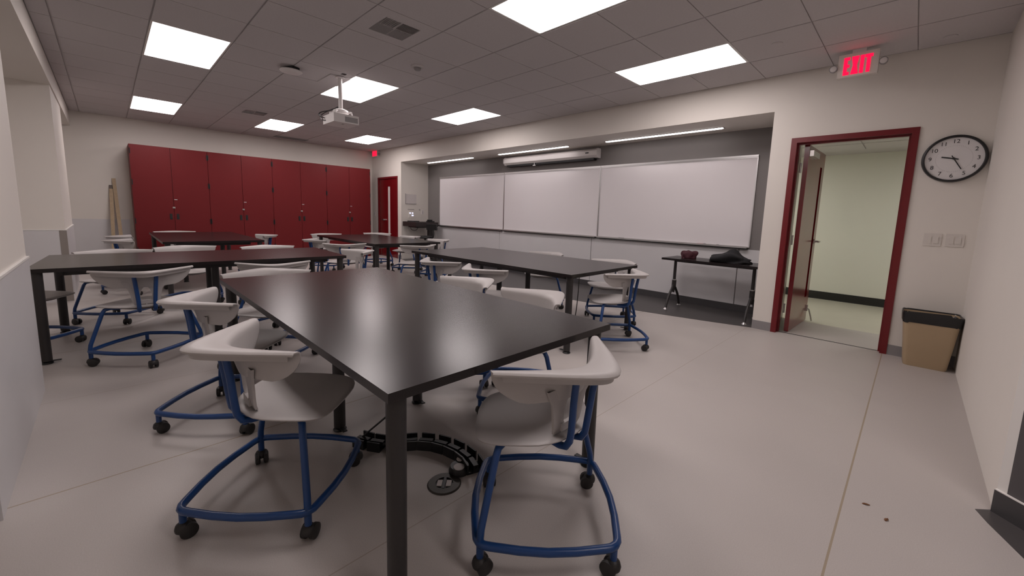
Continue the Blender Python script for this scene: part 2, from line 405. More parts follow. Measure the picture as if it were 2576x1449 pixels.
# door_1: far red door, shut
dr = struct(thing('door_1', None, None)); 
del_keys = [k for k in ('label','category') if k in dr]
door_frame(*D1).build('door_frame', FRED, dr, smooth=False)
xa, xb = D1[0]+0.055, D1[1]-0.055
leaf_w = xb-xa; LZ = D1[2]-0.058
b = MB(); l0, l1 = xa+0.47, xa+0.60
b.box(xa, l0, YB+0.006, YB+0.046, 0.008, LZ); b.box(l1, xb, YB+0.006, YB+0.046, 0.008, LZ); b.box(l0, l1, YB+0.006, YB+0.046, 0.008, 0.45); b.box(l0, l1, YB+0.006, YB+0.046, 1.88, LZ)
leaf = b.build('door_leaf', RED, dr, smooth=False)
b = MB(); b.box(l0, l1, YB+0.02, YB+0.03, 0.45, 1.88); b.build('lite_pane', LITE, leaf, smooth=False)
b = MB(); b.tube([(xa+0.30, YB+0.006, 0.99), (xa+0.30, YB-0.045, 0.99), (xa+0.30, YB-0.05, 0.99)], 0.022, 12); b.box(xa+0.24, xa+0.33, YB-0.055, YB-0.04, 0.98, 1.0); b.build('door_handle', STEEL, leaf)
# door_2: open red door into the corridor
dr = struct(thing('door_2', None, None))
fr = door_frame(*D2).build('door_frame', FRED, dr, smooth=False)
hx, hy = D2[0]+0.054, YB+YBT-0.02
ang = math.radians(88.5)
LEAFW = 0.89; LEAFH = D2[2]-0.06
b = MB(); door_leaf(b, LEAFW, LEAFH, lx0=0.66, lx1=0.76, lz0=0.33, lz1=1.93)
leaf = b.build('door_leaf', RED, dr, smooth=False, loc=(hx+0.05, hy, 0), rot=(0, 0, ang))
b = MB(); b.box(0.66, 0.76, -0.026, -0.018, 0.33, 1.93); b.build('lite_pane', GLASS, leaf, smooth=False)
b = MB()
for s in (-1, 1):
    yy = 0.0 if s > 0 else -0.045
    b.tube([(0.83, yy, 1.03), (0.83, yy + s*0.05, 1.03), (0.825, yy + s*0.056, 1.03), (0.72, yy + s*0.056, 1.03)], 0.011, 10); b.tube([(0.83, yy, 1.03), (0.83, yy+s*0.008, 1.03)], 0.03, 16)
b.build('door_handle', STEEL, leaf)
b = MB(); b.tube([(0.85, -0.045, 0.17), (0.86, -0.075, 0.15), (0.875, -0.10, 0.05), (0.88, -0.11, 0.004)], 0.009, 8); b.box(0.83, 0.87, -0.06, -0.045, 0.13, 0.21); b.build('kick_stop', STEEL, leaf)
b = MB(); b.box(0.02, 0.34, -0.085, -0.045, LEAFH-0.12, LEAFH-0.06); b.build('door_closer', STEEL, leaf, smooth=False)
for z in (1.86, 1.06, 0.27):
    b = MB(); b.box(D2[0]+0.052, D2[0]+0.056, YB+0.075, YB+0.135, z-0.055, z+0.055); b.tube([(hx+0.028, hy+0.012, z-0.055), (hx+0.028, hy+0.012, z+0.055)], 0.009, 10); b.build('hinge', STEEL, fr, smooth=False)
b = MB(); b.box(D2[0]+0.052, D2[1]-0.052, YB+0.06, YB+0.075, -0.001, 0.003); struct(b.build('trim_3', BLK, smooth=False))

# ================================================================ CEILING FITTINGS
def make_troffer():
    t = thing('ceiling_light', '', 'ceiling light')
    b = MB(); a, c = 1.219/2-0.004, 0.6096/2-0.004; ia, ic = 1.168/2, 0.5705/2
    b.box(-a, a, -c, -ic, -0.004, 0.01); b.box(-a, a, ic, c, -0.004, 0.01); b.box(-a, -ia, -ic, ic, -0.004, 0.01); b.box(ia, a, -ic, ic, -0.004, 0.01)
    b.build('frame', CAP, t, smooth=False)
    b = MB(); pts = []
    for (sx, sy) in ((1,1),(-1,1),(-1,-1),(1,-1)):
        cx, cy = sx*(ia-0.025), sy*(ic-0.025); a0 = math.atan2(sy, sx) - PI/4
        for k in range(5): pts.append((cx + 0.025*math.cos(a0+k*PI/8), cy + 0.025*math.sin(a0+k*PI/8)))
    b.prism(pts, -0.0035, 0.004); b.build('diffuser', DIFF, t, smooth=False)
    return t
tro = make_troffer(); first = True
ll = {(0,0): 'lit rectangular ceiling light nearest the left bulkhead and the entrance end',
      (1,0): 'lit rectangular ceiling light over the table that reaches into the alcove',
      (2,0): 'lit rectangular ceiling light by the bulkhead, near the leaning sticks and first red cabinet',
      (0,1): 'lit rectangular ceiling light over the table with the floor outlet',
      (1,1): 'lit rectangular ceiling light right behind the projector pole',
      (2,1): 'lit rectangular ceiling light in the projector row, nearest the red cabinets',
      (0,2): 'lit rectangular ceiling light by the board wall, nearest the lit exit sign and open door',
      (1,2): 'lit rectangular ceiling light by the board wall, opposite the projection screen case',
      (2,2): 'lit rectangular ceiling light by the board wall, nearest the far red door',
      (-5/6,1/3): 'added out-of-view ceiling fill light beside the charcoal angled wall'}
for (c, r) in lights:
    loc = (LX0 + LDX*c + 0.6096, LY0 + LDY*r + 0.3048, H)
    if first:
        tro.location = loc; tro['label'] = ll[(c, r)]; tro['group'] = 'ceiling troffers'; first = False
    else: dup(tro, loc, 0, ll[(c, r)], 'ceiling troffers')
# strip lights in the recess ceiling
for i, (xa, xb) in enumerate(((-8.99,-7.19), (-6.345,-4.53), (-3.76,-1.96))):
    t = thing('strip_light', ['lit slim strip light in the recess soffit, nearest the lectern', 'lit slim strip light in the recess soffit above the projection screen case', 'lit slim strip light in the recess soffit, nearest the open door'][i], 'strip light', ((xa+xb)/2, 5.765, HR), group='strip lights over the whiteboards')
    L = (xb-xa)/2
    b = MB(); b.box(-L-0.012, L+0.012, -0.042, -0.032, -0.006, 0.004); b.box(-L-0.012, L+0.012, 0.032, 0.042, -0.006, 0.004); b.box(-L-0.012, -L, -0.032, 0.032, -0.006, 0.004); b.box(L, L+0.012, -0.032, 0.032, -0.006, 0.004); b.build('frame', GPLAS, t, smooth=False)
    b = MB(); pts = []
    for sx in (1, -1):
        for k in range(9): a_ = -PI/2*sx + sx*k*PI/8 if sx > 0 else PI/2 + k*PI/8; pts.append((sx*(L-0.032) + 0.032*math.cos(a_), 0.032*math.sin(a_)))
    b.prism(pts, -0.012, 0.002); b.build('diffuser', STRIP, t, smooth=False)
# air diffusers
for i, (ix, iy) in enumerate(VENTS):
    cx, cy = GX0 + (ix+0.5)*G, GY0 + (iy+0.5)*G
    t = thing('air_vent', ['square ceiling air diffuser with dark louvres beyond the projector', 'small square ceiling air diffuser between the two lights before the red cabinets'][i] if i else 'square ceiling air diffuser with dark louvres near the table with the floor outlet', 'air vent', (cx, cy, H), group='ceiling air diffusers')
    t['label'] = 'square ceiling air diffuser with dark louvres over the table with the floor outlet' if i == 0 else 'small square ceiling air diffuser over the table before the red cabinets'
    b = MB(); a = 0.3; q = 0.165
    for (u0, u1, v0, v1) in ((-a, a, -a, -q), (-a, a, q, a), (-a, -q, -q, q), (q, a, -q, q)): b.box(u0, u1, v0, v1, -0.006, 0.006)
    b.build('face_plate', TILE, t, smooth=False)
    b = MB(); b.box(-q, q, -q, q, 0.045, 0.05); b.build('plenum', BLK, t, smooth=False)
    for (sx, sy) in ((1,1), (-1,-1), (1,-1), (-1,1)):
        b = MB(); n = 9
        for k in range(n):
            o_ = 0.006 + (k+0.5) * (q-0.006)/n
            if sx*sy > 0: M = Matrix.Translation((sx*o_, sy*q/2, 0.004)) @ Matrix.Rotation(0.75*sx, 4, 'Y'); b.box(-0.011, 0.011, -q/2+0.004, q/2-0.002, -0.0012, 0.0012, M)
            else: M = Matrix.Translation((sx*q/2, sy*o_, 0.004)) @ Matrix.Rotation(-0.75*sy, 4, 'X'); b.box(-q/2+0.004, q/2-0.002, -0.011, 0.011, -0.0012, 0.0012, M)
        lv = b.build('louvre_set', GPLAS, t, smooth=False); lv['kind'] = 'stuff'
t = thing('air_vent', 'long flat return air grille at the ceiling edge above the red cabinets', 'air vent', (-10.66, 3.13, H-0.007))
b = MB(); b.box(-0.12, 0.12, -0.34, 0.34, -0.008, 0.0); b.build('face_plate', GPLAS, t, smooth=False)
b = MB()
for k in range(8): b.box(-0.10+k*0.0257, -0.092+k*0.0257, -0.32, 0.32, -0.012, -0.008)
lv = b.build('louvre_set', BASE, t, smooth=False); lv['kind'] = 'stuff'
# wireless access point
t = thing('wireless_access_point', 'white rounded wireless access point hung under a black bracket on the ceiling', 'access point', (-5.36, 1.60, H-0.007), math.radians(20))
b = MB(); b.box(-0.085, 0.085, -0.045, 0.045, -0.03, 0.0); b.bevel(0.006, 2); b.build('bracket', BLK, t)
b = MB(); prof = [(0,-0.062), (0.07,-0.060), (0.105,-0.052), (0.118,-0.042), (0.112,-0.034), (0,-0.032)]; b.lathe(prof, 28); b.build('housing', WPLAS, t)
# smoke detector and flush sprinkler plates
t = thing('smoke_detector', 'small round ceiling smoke detector over the table aisle', 'smoke detector', (-4.155, 2.525, H-0.0065))
b = MB(); b.lathe([(0.072,0), (0.072,-0.014), (0.058,-0.02), (0,-0.02)], 28); b.build('mounting_ring', TILE, t)
b = MB(); b.lathe([(0.04,-0.02), (0.04,-0.034), (0.028,-0.046), (0,-0.048)], 24); b.build('sensor_head', GPLAS, t)
for i, (x, y) in enumerate(((-1.076, 4.324), (0.031, 5.063))):
    b = MB(); b.lathe([(0.045,0), (0.045,-0.004), (0.04,-0.007), (0,-0.007)], 28)
    tag(b.build('sprinkler_cover', TILE, loc=(x, y, H-0.0065)), ['flush round sprinkler cover in the ceiling beside the board wall light', 'flush round sprinkler cover in the ceiling corner above the wall clock'][i], 'sprinkler')
# projector on its pole
t = thing('projector', 'white ceiling projector hanging on a pole with loose black cables', 'projector', (-5.22, 2.10, H-0.007))
b = MB(); b.box(-0.40, 0.02, -0.12, 0.12, -0.012, 0); b.bevel(0.003, 1); b.build('ceiling_plate', TILE, t, smooth=False)
b = MB(); b.box(0.10, 0.15, -0.03, 0.02, -0.003, 0.001); b.build('cable_slot', BLK, t, smooth=False)
b = MB(); b.cyl((0,0), 0.024, -0.40, -0.01, 20); b.lathe([(0,-0.02), (0.05,-0.02), (0.05,-0.012), (0,-0.012)], 24); b.build('pole', WPLAS, t)
b = MB(); b.lathe([(0,-0.435), (0.085,-0.435), (0.095,-0.425), (0.085,-0.40), (0.05,-0.385), (0.024,-0.38)], 28)
for k in range(4):
    a_ = PI/4 + k*PI/2; dx, dy = math.cos(a_), math.sin(a_)
    b.tube([(dx*0.07, dy*0.07, -0.42), (dx*0.13, dy*0.13, -0.425), (dx*0.14, dy*0.14, -0.47)], 0.011, 8)
b.build('mount_head', WPLAS, t)
b = MB(); b.box(-0.17, 0.17, -0.15, 0.15, -0.57, -0.47); b.bevel(0.015, 3); pb = b.build('body', WPLAS, t)
b = MB(); b.box(0.169, 0.172, -0.02, 0.135, -0.555, -0.495); b.build('grille', GPLAS, pb, smooth=False)
b = MB(); b.tube([(-0.05, 0.15, -0.52), (-0.05, 0.172, -0.52)], 0.038, 20); b.build('lens', BLK, pb)
b = MB(); b.box(0.06, 0.09, -0.02, 0.0, -0.573, -0.569); b.build('foot', GPLAS, pb, smooth=False)
b = MB()
b.tube(chaikin([(-0.01,-0.03,-0.36), (-0.10,-0.08,-0.40), (-0.23,-0.16,-0.41), (-0.22,-0.19,-0.46), (-0.10,-0.16,-0.50)], 3, False), 0.006, 6)
b.tube(chaikin([(0.0,-0.03,-0.37), (-0.14,-0.05,-0.37), (-0.26,-0.15,-0.44), (-0.16,-0.18,-0.52), (-0.08,-0.155,-0.53)], 3, False), 0.005, 6)
b.build('cable', BLK, t)
# exit signs
def exit_letters(b, wdt, hgt, y):
    s = hgt * 0.17; lw = wdt*0.21
    xs = [-wdt/2, -wdt/2 + wdt*0.27, -wdt/2 + wdt*0.575, -wdt/2 + wdt*0.73]
    x = xs[0]; b.box(x, x+s, y-0.004, y, 0, hgt)
    for z in (0, hgt/2-s/2, hgt-s): b.box(x, x+lw, y-0.0042, y, z, z+s)
    x = xs[1]; W_ = wdt*0.26
    for f in (0, 1):
        p = [(x, 0), (x+s*1.1, 0), (x+W_, hgt), (x+W_-s*1.1, hgt)] if not f else [(x+W_-s*1.1, 0), (x+W_, 0), (x+s*1.1, hgt), (x, hgt)]
        M = Matrix(((1,0,0,0), (0,0,-1,y), (0,1,0,0), (0,0,0,1)))
        b.prism(p, 0.0, 0.0041 + f*0.0002, M)
    x = xs[2]; b.box(x, x+s, y-0.004, y, 0, hgt)
    x = xs[3]; tw = wdt*0.27; b.box(x, x+tw, y-0.004, y, hgt-s, hgt); b.box(x+tw/2-s/2, x+tw/2+s/2, y-0.0042, y, 0, hgt-s/2)
t = thing('exit_sign', 'glowing red exit sign with two emergency lamp heads near the open red door', 'exit sign', (-0.545, 4.90, 2.63))
b = MB(); b.box(-0.145, 0.145, 0.0, 0.055, -0.02, 0.185); b.bevel(0.006, 2); b.build('housing', WALL, t)
b = MB(); b.box(-0.05, 0.05, 0.005, 0.05, 0.185, H-0.0065-2.63); b.build('canopy', WPLAS, t, smooth=False)
b = MB(); exit_letters(b, 0.205, 0.155, 0.0); 
b.build('letters', EXITM, t, smooth=False)
for s in (-1, 1):
    b = MB(); b.tube([(s*0.145, 0.03, 0.075), (s*0.165, 0.03, 0.075)], 0.012, 10)
    M = Matrix.Translation((s*0.178, 0.0, 0.072)) @ Matrix.Rotation(PI/2, 4, 'X')
    b.lathe([(0,-0.05), (0.02,-0.045), (0.03,-0.02), (0.032,0.012), (0.026,0.012)], 20, M); hd = b.build('lamp_head', GPLAS, t)
    b = MB(); b.lathe([(0.026,0.010), (0.012,0.013), (0,0.013)], 20, M); b.build('lens', WPLAS, hd)
t = thing('exit_sign', 'small glowing red exit sign above the shut far door', 'exit sign', (-10.77, YB-0.06, 2.70))
b = MB(); b.box(-0.15, 0.15, 0.0, 0.06, -0.015, 0.15); b.bevel(0.006, 2); b.build('housing', WPLAS, t)
b = MB(); b.box(-0.14, 0.14, -0.002, 0.0, 0.0, 0.14); b.build('face_plate', mat('exit_red_face', (0.5,0.01,0.03), 0.4, emit=(1.0,0.03,0.07), estr=0.75), t, smooth=False)
b = MB(); exit_letters(b, 0.22, 0.11, -0.003); o = b.build('letters', EXITM, t, smooth=False); o.location = (0, 0, 0.015)
b = MB(); b.tube([(0.15, 0.03, 0.05), (0.19, 0.03, 0.05)], 0.014, 10); M = Matrix.Translation((0.205, 0.0, 0.045)) @ Matrix.Rotation(PI/2, 4, 'X'); b.lathe([(0,-0.05), (0.03,-0.04), (0.035,0.0), (0,0.004)], 18, M); b.build('lamp_head', GPLAS, t)

# ================================================================ WALL FITTINGS
# clock
t = thing('wall_clock', 'round black rimmed wall clock reading nine twenty-five', 'clock', (0.172, YB, 1.858))
RX = Matrix.Rotation(PI/2, 4, 'X')
b = MB(); b.lathe([(0.182,0.0), (0.203,0.0), (0.205,0.02), (0.200,0.042), (0.190,0.046), (0.183,0.036), (0.182,0.02)], 64, RX); b.build('rim', BLK, t)
b = MB(); b.lathe([(0.184,0.002), (0.184,0.022), (0,0.022)], 48, RX); face = b.build('face', FACE, t)
for n in range(1, 13):
    a_ = math.radians(90 - n*30)
    o = link('numeral', text_mesh(str(n), 0.047, 0.0003), BLK, face, loc=(0.148*math.cos(a_), -0.0232, 0.148*math.sin(a_)), rot=(PI/2, 0, 0))
b = MB()
for n in range(60):
    a_ = n*PI/30
    M = Matrix.Rotation(a_, 4, 'Y') @ Matrix.Translation((0.113, -0.0228, 0))
    b.box(-0.003, 0.003, -0.0004, 0.0004, -0.0007, 0.0007, M)
o = b.build('minute_ticks', GPLAS, face, smooth=False); o['kind'] = 'stuff'
def hand(name, deg, ln, wd, y):
    b = MB(); M = Matrix.Rotation(-math.radians(90-deg), 4, 'Y')
    b.box(-0.03, ln, y-0.0008, y+0.0008, -wd, wd, M); b.build(name, BLK, t, smooth=False)
hand('hour_hand', 282.5, 0.080, 0.0048, -0.027); hand('minute_hand', 150, 0.108, 0.0036, -0.030)
b = MB(); b.lathe([(0.009,0.022), (0.009,0.034), (0,0.034)], 16, RX); b.build('hub', BLK, t)
# switches
for i, (x, z) in enumerate(((0.12, 1.14), (0.262, 1.142))):
    t = thing('light_switch', ['pale light switch plate under the clock, nearer the open door frame', 'pale light switch plate under the clock, nearer the right corner'][i], 'light switch', (x, YB, z))
    b = MB(); b.box(-0.058, 0.058, -0.006, 0, -0.058, 0.058); b.bevel(0.002, 2); b.build('plate', mat('switch_plate', (0.66,0.62,0.58), 0.45), t)
    for k in (-0.023, 0.023):
        b = MB(); b.box(k-0.016, k+0.016, -0.010, -0.006, -0.033, 0.033); b.bevel(0.002, 1); b.build('rocker', MATS['switch_plate'], t, smooth=False)
t = thing('light_switch', 'white light switch plate between the red cabinets and the far red door', 'light switch', (-10.93, YB, 1.14))
b = MB(); b.box(-0.045, 0.045, -0.006, 0, -0.058, 0.058); b.bevel(0.002, 2); b.build('plate', WPLAS, t)
b = MB(); b.box(-0.016, 0.016, -0.010, -0.006, -0.033, 0.033); b.build('rocker', PAPER, t, smooth=False)
# notice, labels and lit control pad on the recess reveal
t = thing('notice_board', 'blank pale notice panel on the recess side wall above the control pad', 'notice board', (RL, 5.555, 1.56))
b = MB(); b.box(0, 0.010, -0.155, 0.155, -0.12, 0.12); b.bevel(0.003, 1); b.build('panel', PAPER, t, smooth=False)
b = MB(); b.box(0, 0.016, -0.165, -0.155, -0.13, 0.13); b.box(0, 0.016, -0.155, 0.155, -0.13, -0.12); b.build('edging', GPLAS, t, smooth=False)
b = MB(); b.box(RL, RL+0.003, 5.46, 5.65, 1.275, 1.30); tag(b.build('label_strip', mat('grey_label', (0.42,0.38,0.36), 0.6), smooth=False), 'thin grey label strip over the lit control pad', 'label')
b = MB(); b.box(RL, RL+0.003, 5.79, 5.83, 1.27, 1.305); tag(b.build('label_strip', MATS['grey_label'], smooth=False), 'tiny grey label beside the long label strip, near the dark recess wall', 'label')
t = thing('control_pad', 'small wall control pad with lit bluish buttons above the lectern', 'control pad', (RL, 5.565, 1.155))
b = MB(); b.box(0, 0.014, -0.075, 0.075, -0.075, 0.075); b.bevel(0.004, 2); b.build('housing', WALL, t)
for (yy, zz, sw) in ((-0.042, 0.04, 0.022), (0.03, 0.04, 0.02), (0.03, -0.02, 0.028)):
    b = MB(); b.box(0.014, 0.017, yy-sw, yy+sw, zz-0.016, zz+0.016); b.build('button', BTN, t, smooth=False)
t = thing('data_outlet', 'pale wall outlet plate between the control pad and the dark recess wall', 'outlet', (RL, 5.90, 1.225))
b = MB(); b.box(0, 0.008, -0.035, 0.035, -0.058, 0.058); b.bevel(0.002, 1); b.build('plate', WPLAS, t, smooth=False)
b = MB(); b.box(0.008, 0.011, -0.015, 0.015, -0.03, 0.03); b.build('socket', PAPER, t, smooth=False)
# whiteboards
WX = (-8.899, -6.458, -4.018, -1.575); WZ0, WZ1 = 0.90, 2.106
wl = ['wide whiteboard next to the lectern', 'wide whiteboard below the projection screen case', 'wide whiteboard beside the open door, above the small flip table']
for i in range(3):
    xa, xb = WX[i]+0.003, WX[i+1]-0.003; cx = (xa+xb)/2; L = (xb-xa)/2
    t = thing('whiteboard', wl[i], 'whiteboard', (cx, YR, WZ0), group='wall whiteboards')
    hgt = WZ1-WZ0
    b = MB(); b.box(-L+0.008, L-0.008, -0.018, 0, 0.012, hgt-0.012); b.build('writing_surface', WBOARD, t, smooth=False)
    b = MB(); b.box(-L, -L+0.012, -0.024, 0, 0, hgt); b.box(L-0.012, L, -0.024, 0, 0, hgt); b.box(-L+0.012, L-0.012, -0.024, 0, hgt-0.014, hgt); b.box(-L+0.012, L-0.012, -0.024, 0, 0, 0.014); b.build('frame', ALU, t, smooth=False)
    b = MB(); b.box(-L, L, -0.032, 0, hgt, hgt+0.018); b.box(-L, L, -0.028, -0.02, hgt+0.018, hgt+0.026); b.build('map_rail', ALU, t, smooth=False)
    b = MB(); b.box(-L+0.02, L-0.02, -0.075, -0.024, -0.008, 0.002); b.box(-L+0.02, L-0.02, -0.079, -0.073, -0.008, 0.016); b.build('pen_tray', ALU, t, smooth=False)
    b = MB(); b.box(-L+0.02, L-0.02, -0.070, -0.002, -0.022, -0.008); b.build('tray_shadow_strip', BLK, t, smooth=False)  # black strip standing in for the shade under the pen tray
for i, (x, dx, m_, lb) in enumerate(((-3.52, 0.10, BLK, 'black marker lying in the pen tray of the board beside the open door'), (-2.20, 0.12, mat('pink_plastic', (0.55,0.25,0.28), 0.4), 'pinkish marker lying in the pen tray above the small flip table'), (-2.02, 0.12, WPLAS, 'white marker lying in the pen tray above the small flip table'))):
    t = thing('marker_pen', lb, 'marker', (x, YR-0.05, WZ0+0.010))
    b = MB(); b.tube([(-dx/2,0,0), (dx*0.22,0,0)], 0.008, 10); b.build('barrel', m_, t)
    b = MB(); b.tube([(dx*0.22,0,0), (dx/2-0.005,0,0), (dx/2,0,0)], [0.009,0.009,0.006], 10); b.build('cap', BLK, t)
# projection screen case
t = thing('projection_screen', 'long white projection screen case with black slot above the whiteboards', 'projection screen', (-5.22, YR, 2.345))
prof = [(-0.0,0.075), (-0.09,0.075), (-0.125,0.045), (-0.125,-0.035), (-0.09,-0.075), (-0.0,-0.075)]
M = Matrix(((0,0,1,0), (1,0,0,0), (0,1,0,0), (0,0,0,1)))
b = MB(); b.prism(prof, -1.14, 1.14, M); b.build('case', WPLAS, t, smooth=False)
for s in (-1, 1):
    b = MB(); prof2 = [(p[0]*1.06, p[1]*1.08) for p in prof]; z0, z1 = (1.14, 1.17) if s > 0 else (-1.17, -1.14)
    b.prism(prof2, z0, z1, M); b.build('end_cap', WPLAS, t, smooth=False)
b = MB(); b.box(-1.09, 1.09, -0.095, -0.006, -0.112, -0.0755); b.bevel(0.006, 1); b.build('screen_slot', BLK, t, smooth=False)
b = MB(); b.tube([(-0.30,-0.10,-0.072), (-0.30,-0.105,-0.125)], 0.006, 8); b.tube([(-0.335,-0.105,-0.125), (-0.265,-0.105,-0.125)], 0.007, 8); b.build('pull_handle', ALU, t)
b = MB(); b.box(0.93, 1.0, -0.127, -0.1245, 0.0, 0.02); b.build('badge', BLK, t, smooth=False)

# ================================================================ TALL CABINETS
YC = [0.354, 1.503, 2.658, 3.827, 4.944]; CX0, CX1 = XC+0.002, -10.477; CH = 2.313
cl = ['tall red double cabinet beside the leaning wooden sticks', 'second tall red double cabinet from the leaning sticks', 'third tall red double cabinet from the leaning sticks', 'tall red double cabinet nearest the far red door']
for i in range(4):
    ya, yb_ = YC[i], YC[i+1]; cy = (ya+yb_)/2; wd = (yb_-ya)/2
    t = thing('storage_cabinet', cl[i], 'cabinet', (CX0, cy, 0), group='red storage cabinets')
    D = CX1-CX0
    b = MB(); b.box(0, D-0.022, -wd+0.001, wd-0.001, 0.0, CH); b.build('body', CABRED, t, smooth=False)
    b = MB(); b.box(D-0.022, D-0.021, -wd+0.002, wd-0.002, 0.08, CH-0.004); b.build('door_gap', CABDK, t, smooth=False)
    for s in (-1, 1):
        b = MB(); a0, a1 = (-wd+0.003, -0.003) if s < 0 else (0.003, wd-0.003)
        b.box(D-0.021, D, a0, a1, 0.085, CH-0.003); b.bevel(0.0015, 1); dd = b.build('door', CABRED, t, smooth=False)
        b = MB(); hyy = s*0.052; b.box(D, D+0.004, hyy-0.020, hyy+0.020, 0.935, 1.045); b.bevel(0.002, 1); b.box(D+0.004, D+0.010, hyy-0.013, hyy+0.013, 0.945, 1.035); b.build('handle', BLK, dd, smooth=False)
        for z in (0.35, 0.90, 1.62, 2.19):
            b = MB(); hy_ = s*(wd-0.010); b.tube([(D+0.002, hy_, z-0.05), (D+0.002, hy_, z+0.05)], 0.008, 8); b.build('hinge', BLK, dd, smooth=False)
        if s > 0:
            b = MB(); b.box(D, D+0.002, 0.014, 0.060, 1.315, 1.33); b.build('tag_plate', ALU, dd, smooth=False)
    b = MB(); b.tube([(D, 0.0, 1.165), (D+0.02, 0.0, 1.165)], 0.016, 14); b.box(D, D+0.006, -0.02, 0.02, 1.15, 1.18); b.build('lock', STEEL, t, smooth=False)

# wooden sticks leaning on the cabinet wall
for i, (y0_, y1_, x0_, ln, lb) in enumerate(((0.03, 0.085, -10.72, 1.55, 'pale flat wooden stick with a dark tip leaning on the wall beside the red cabinets'), (0.17, 0.13, -10.72, 1.68, 'longer pale flat wooden stick leaning on the wall beside the red cabinets'))):
    t = thing('wooden_stick', lb, 'stick', (x0_, y0_, 0), group='sticks leaning on the cabinet wall')
    top = Vector((XC + 0.012 - x0_, y1_-y0_, ln)); n_ = top.normalized()
    M = Matrix.Translation((0.0, 0, 0.004)) @ Vector((0,0,1)).rotation_difference(n_).to_matrix().to_4x4()
    b = MB(); b.box(0.0, 0.012, -0.026, 0.026, 0.0, top.length - (0.07 if i == 0 else 0), M); b.bevel(0.002, 1); b.build('shaft', WOOD, t, smooth=False)
    if i == 0:
        b = MB(); b.box(-0.001, 0.013, -0.027, 0.027, top.length-0.07, top.length, M); b.build('tip', BROWN, t, smooth=False)

# ================================================================ TABLES
def make_table(loc, rz, L, D, label, foot_dirs=True, legs6=True):
    t = thing('classroom_table', label, 'table', (loc[0], loc[1], 0), rz, 'dark classroom tables')
    a, c = L/2, D/2
    b = MB(); b.box(-a, a, -c, c, TZ-0.030, TZ); b.bevel(0.003, 2); b.build('tabletop', TOP, t, angle=30)
    b = MB()
    ia, ic = a-0.052, c-0.052
    ja, jc = a-0.17, c-0.17
    b.box(-ja, ja, -jc-0.02, -jc+0.02, TZ-0.075, TZ-0.030); b.box(-ja, ja, jc-0.02, jc+0.02, TZ-0.075, TZ-0.030)
    b.box(-ja-0.02, -ja+0.02, -jc-0.02, jc+0.02, TZ-0.075, TZ-0.030); b.box(ja-0.02, ja+0.02, -jc-0.02, jc+0.02, TZ-0.075, TZ-0.030)
    b.build('apron', TLEG, t, smooth=False)
    spots = [(sx*ia, sy*ic) for sx in (-1, 1) for sy in (-1, 1)] + [(0, -0.25), (0, 0.25)]
    for k, (x, y) in enumerate(spots):
        b = MB(); b.cyl((x, y), 0.031, 0.022, TZ-0.030, 20)
        lg = b.build('leg', TLEG, t)
        b = MB(); b.lathe([(0,0), (0.034,0), (0.036,0.006), (0.03,0.014), (0.014,0.018), (0.014,0.024)], 18, Matrix.Translation((x, y, 0)))
        sx = -1 if x > 0 else 1
        b.box(x + (0.02 if sx > 0 else -0.075), x + (0.075 if sx > 0 else -0.02), y-0.012, y+0.012, 0.016, 0.022)
        b.build('levelling_foot', BLK, lg)
        if k < 4:
            b = MB(); qx, qy = x*(ja/ia), y*(jc/ic); b.box(min(x, qx), max(x, qx), min(y, qy), max(y, qy), TZ-0.036, TZ-0.030); b.build('leg_bracket', BLK, lg, smooth=False)
    return t
T1 = make_table((-2.215, 1.094), 0.0, 2.42, 1.155, 'dark rectangular table standing over the cable spine and round floor outlet')
T2 = make_table((-5.09, 0.71), PI/2-0.045, 2.28, 1.13, 'dark rectangular table reaching into the alcove between the wall piers')
T3 = make_table((-3.41, 3.40), 0.023, 2.57, 1.23, 'dark rectangular table along the whiteboards, nearest the small flip table')
T4 = make_table((-8.30, 1.07), 0.0, 2.41, 1.17, 'dark rectangular table in front of the red cabinets near the leaning sticks')
T5 = make_table((-7.00, 3.38), 0.0, 2.41, 1.17, 'dark rectangular table nearest the far red door and the lectern')

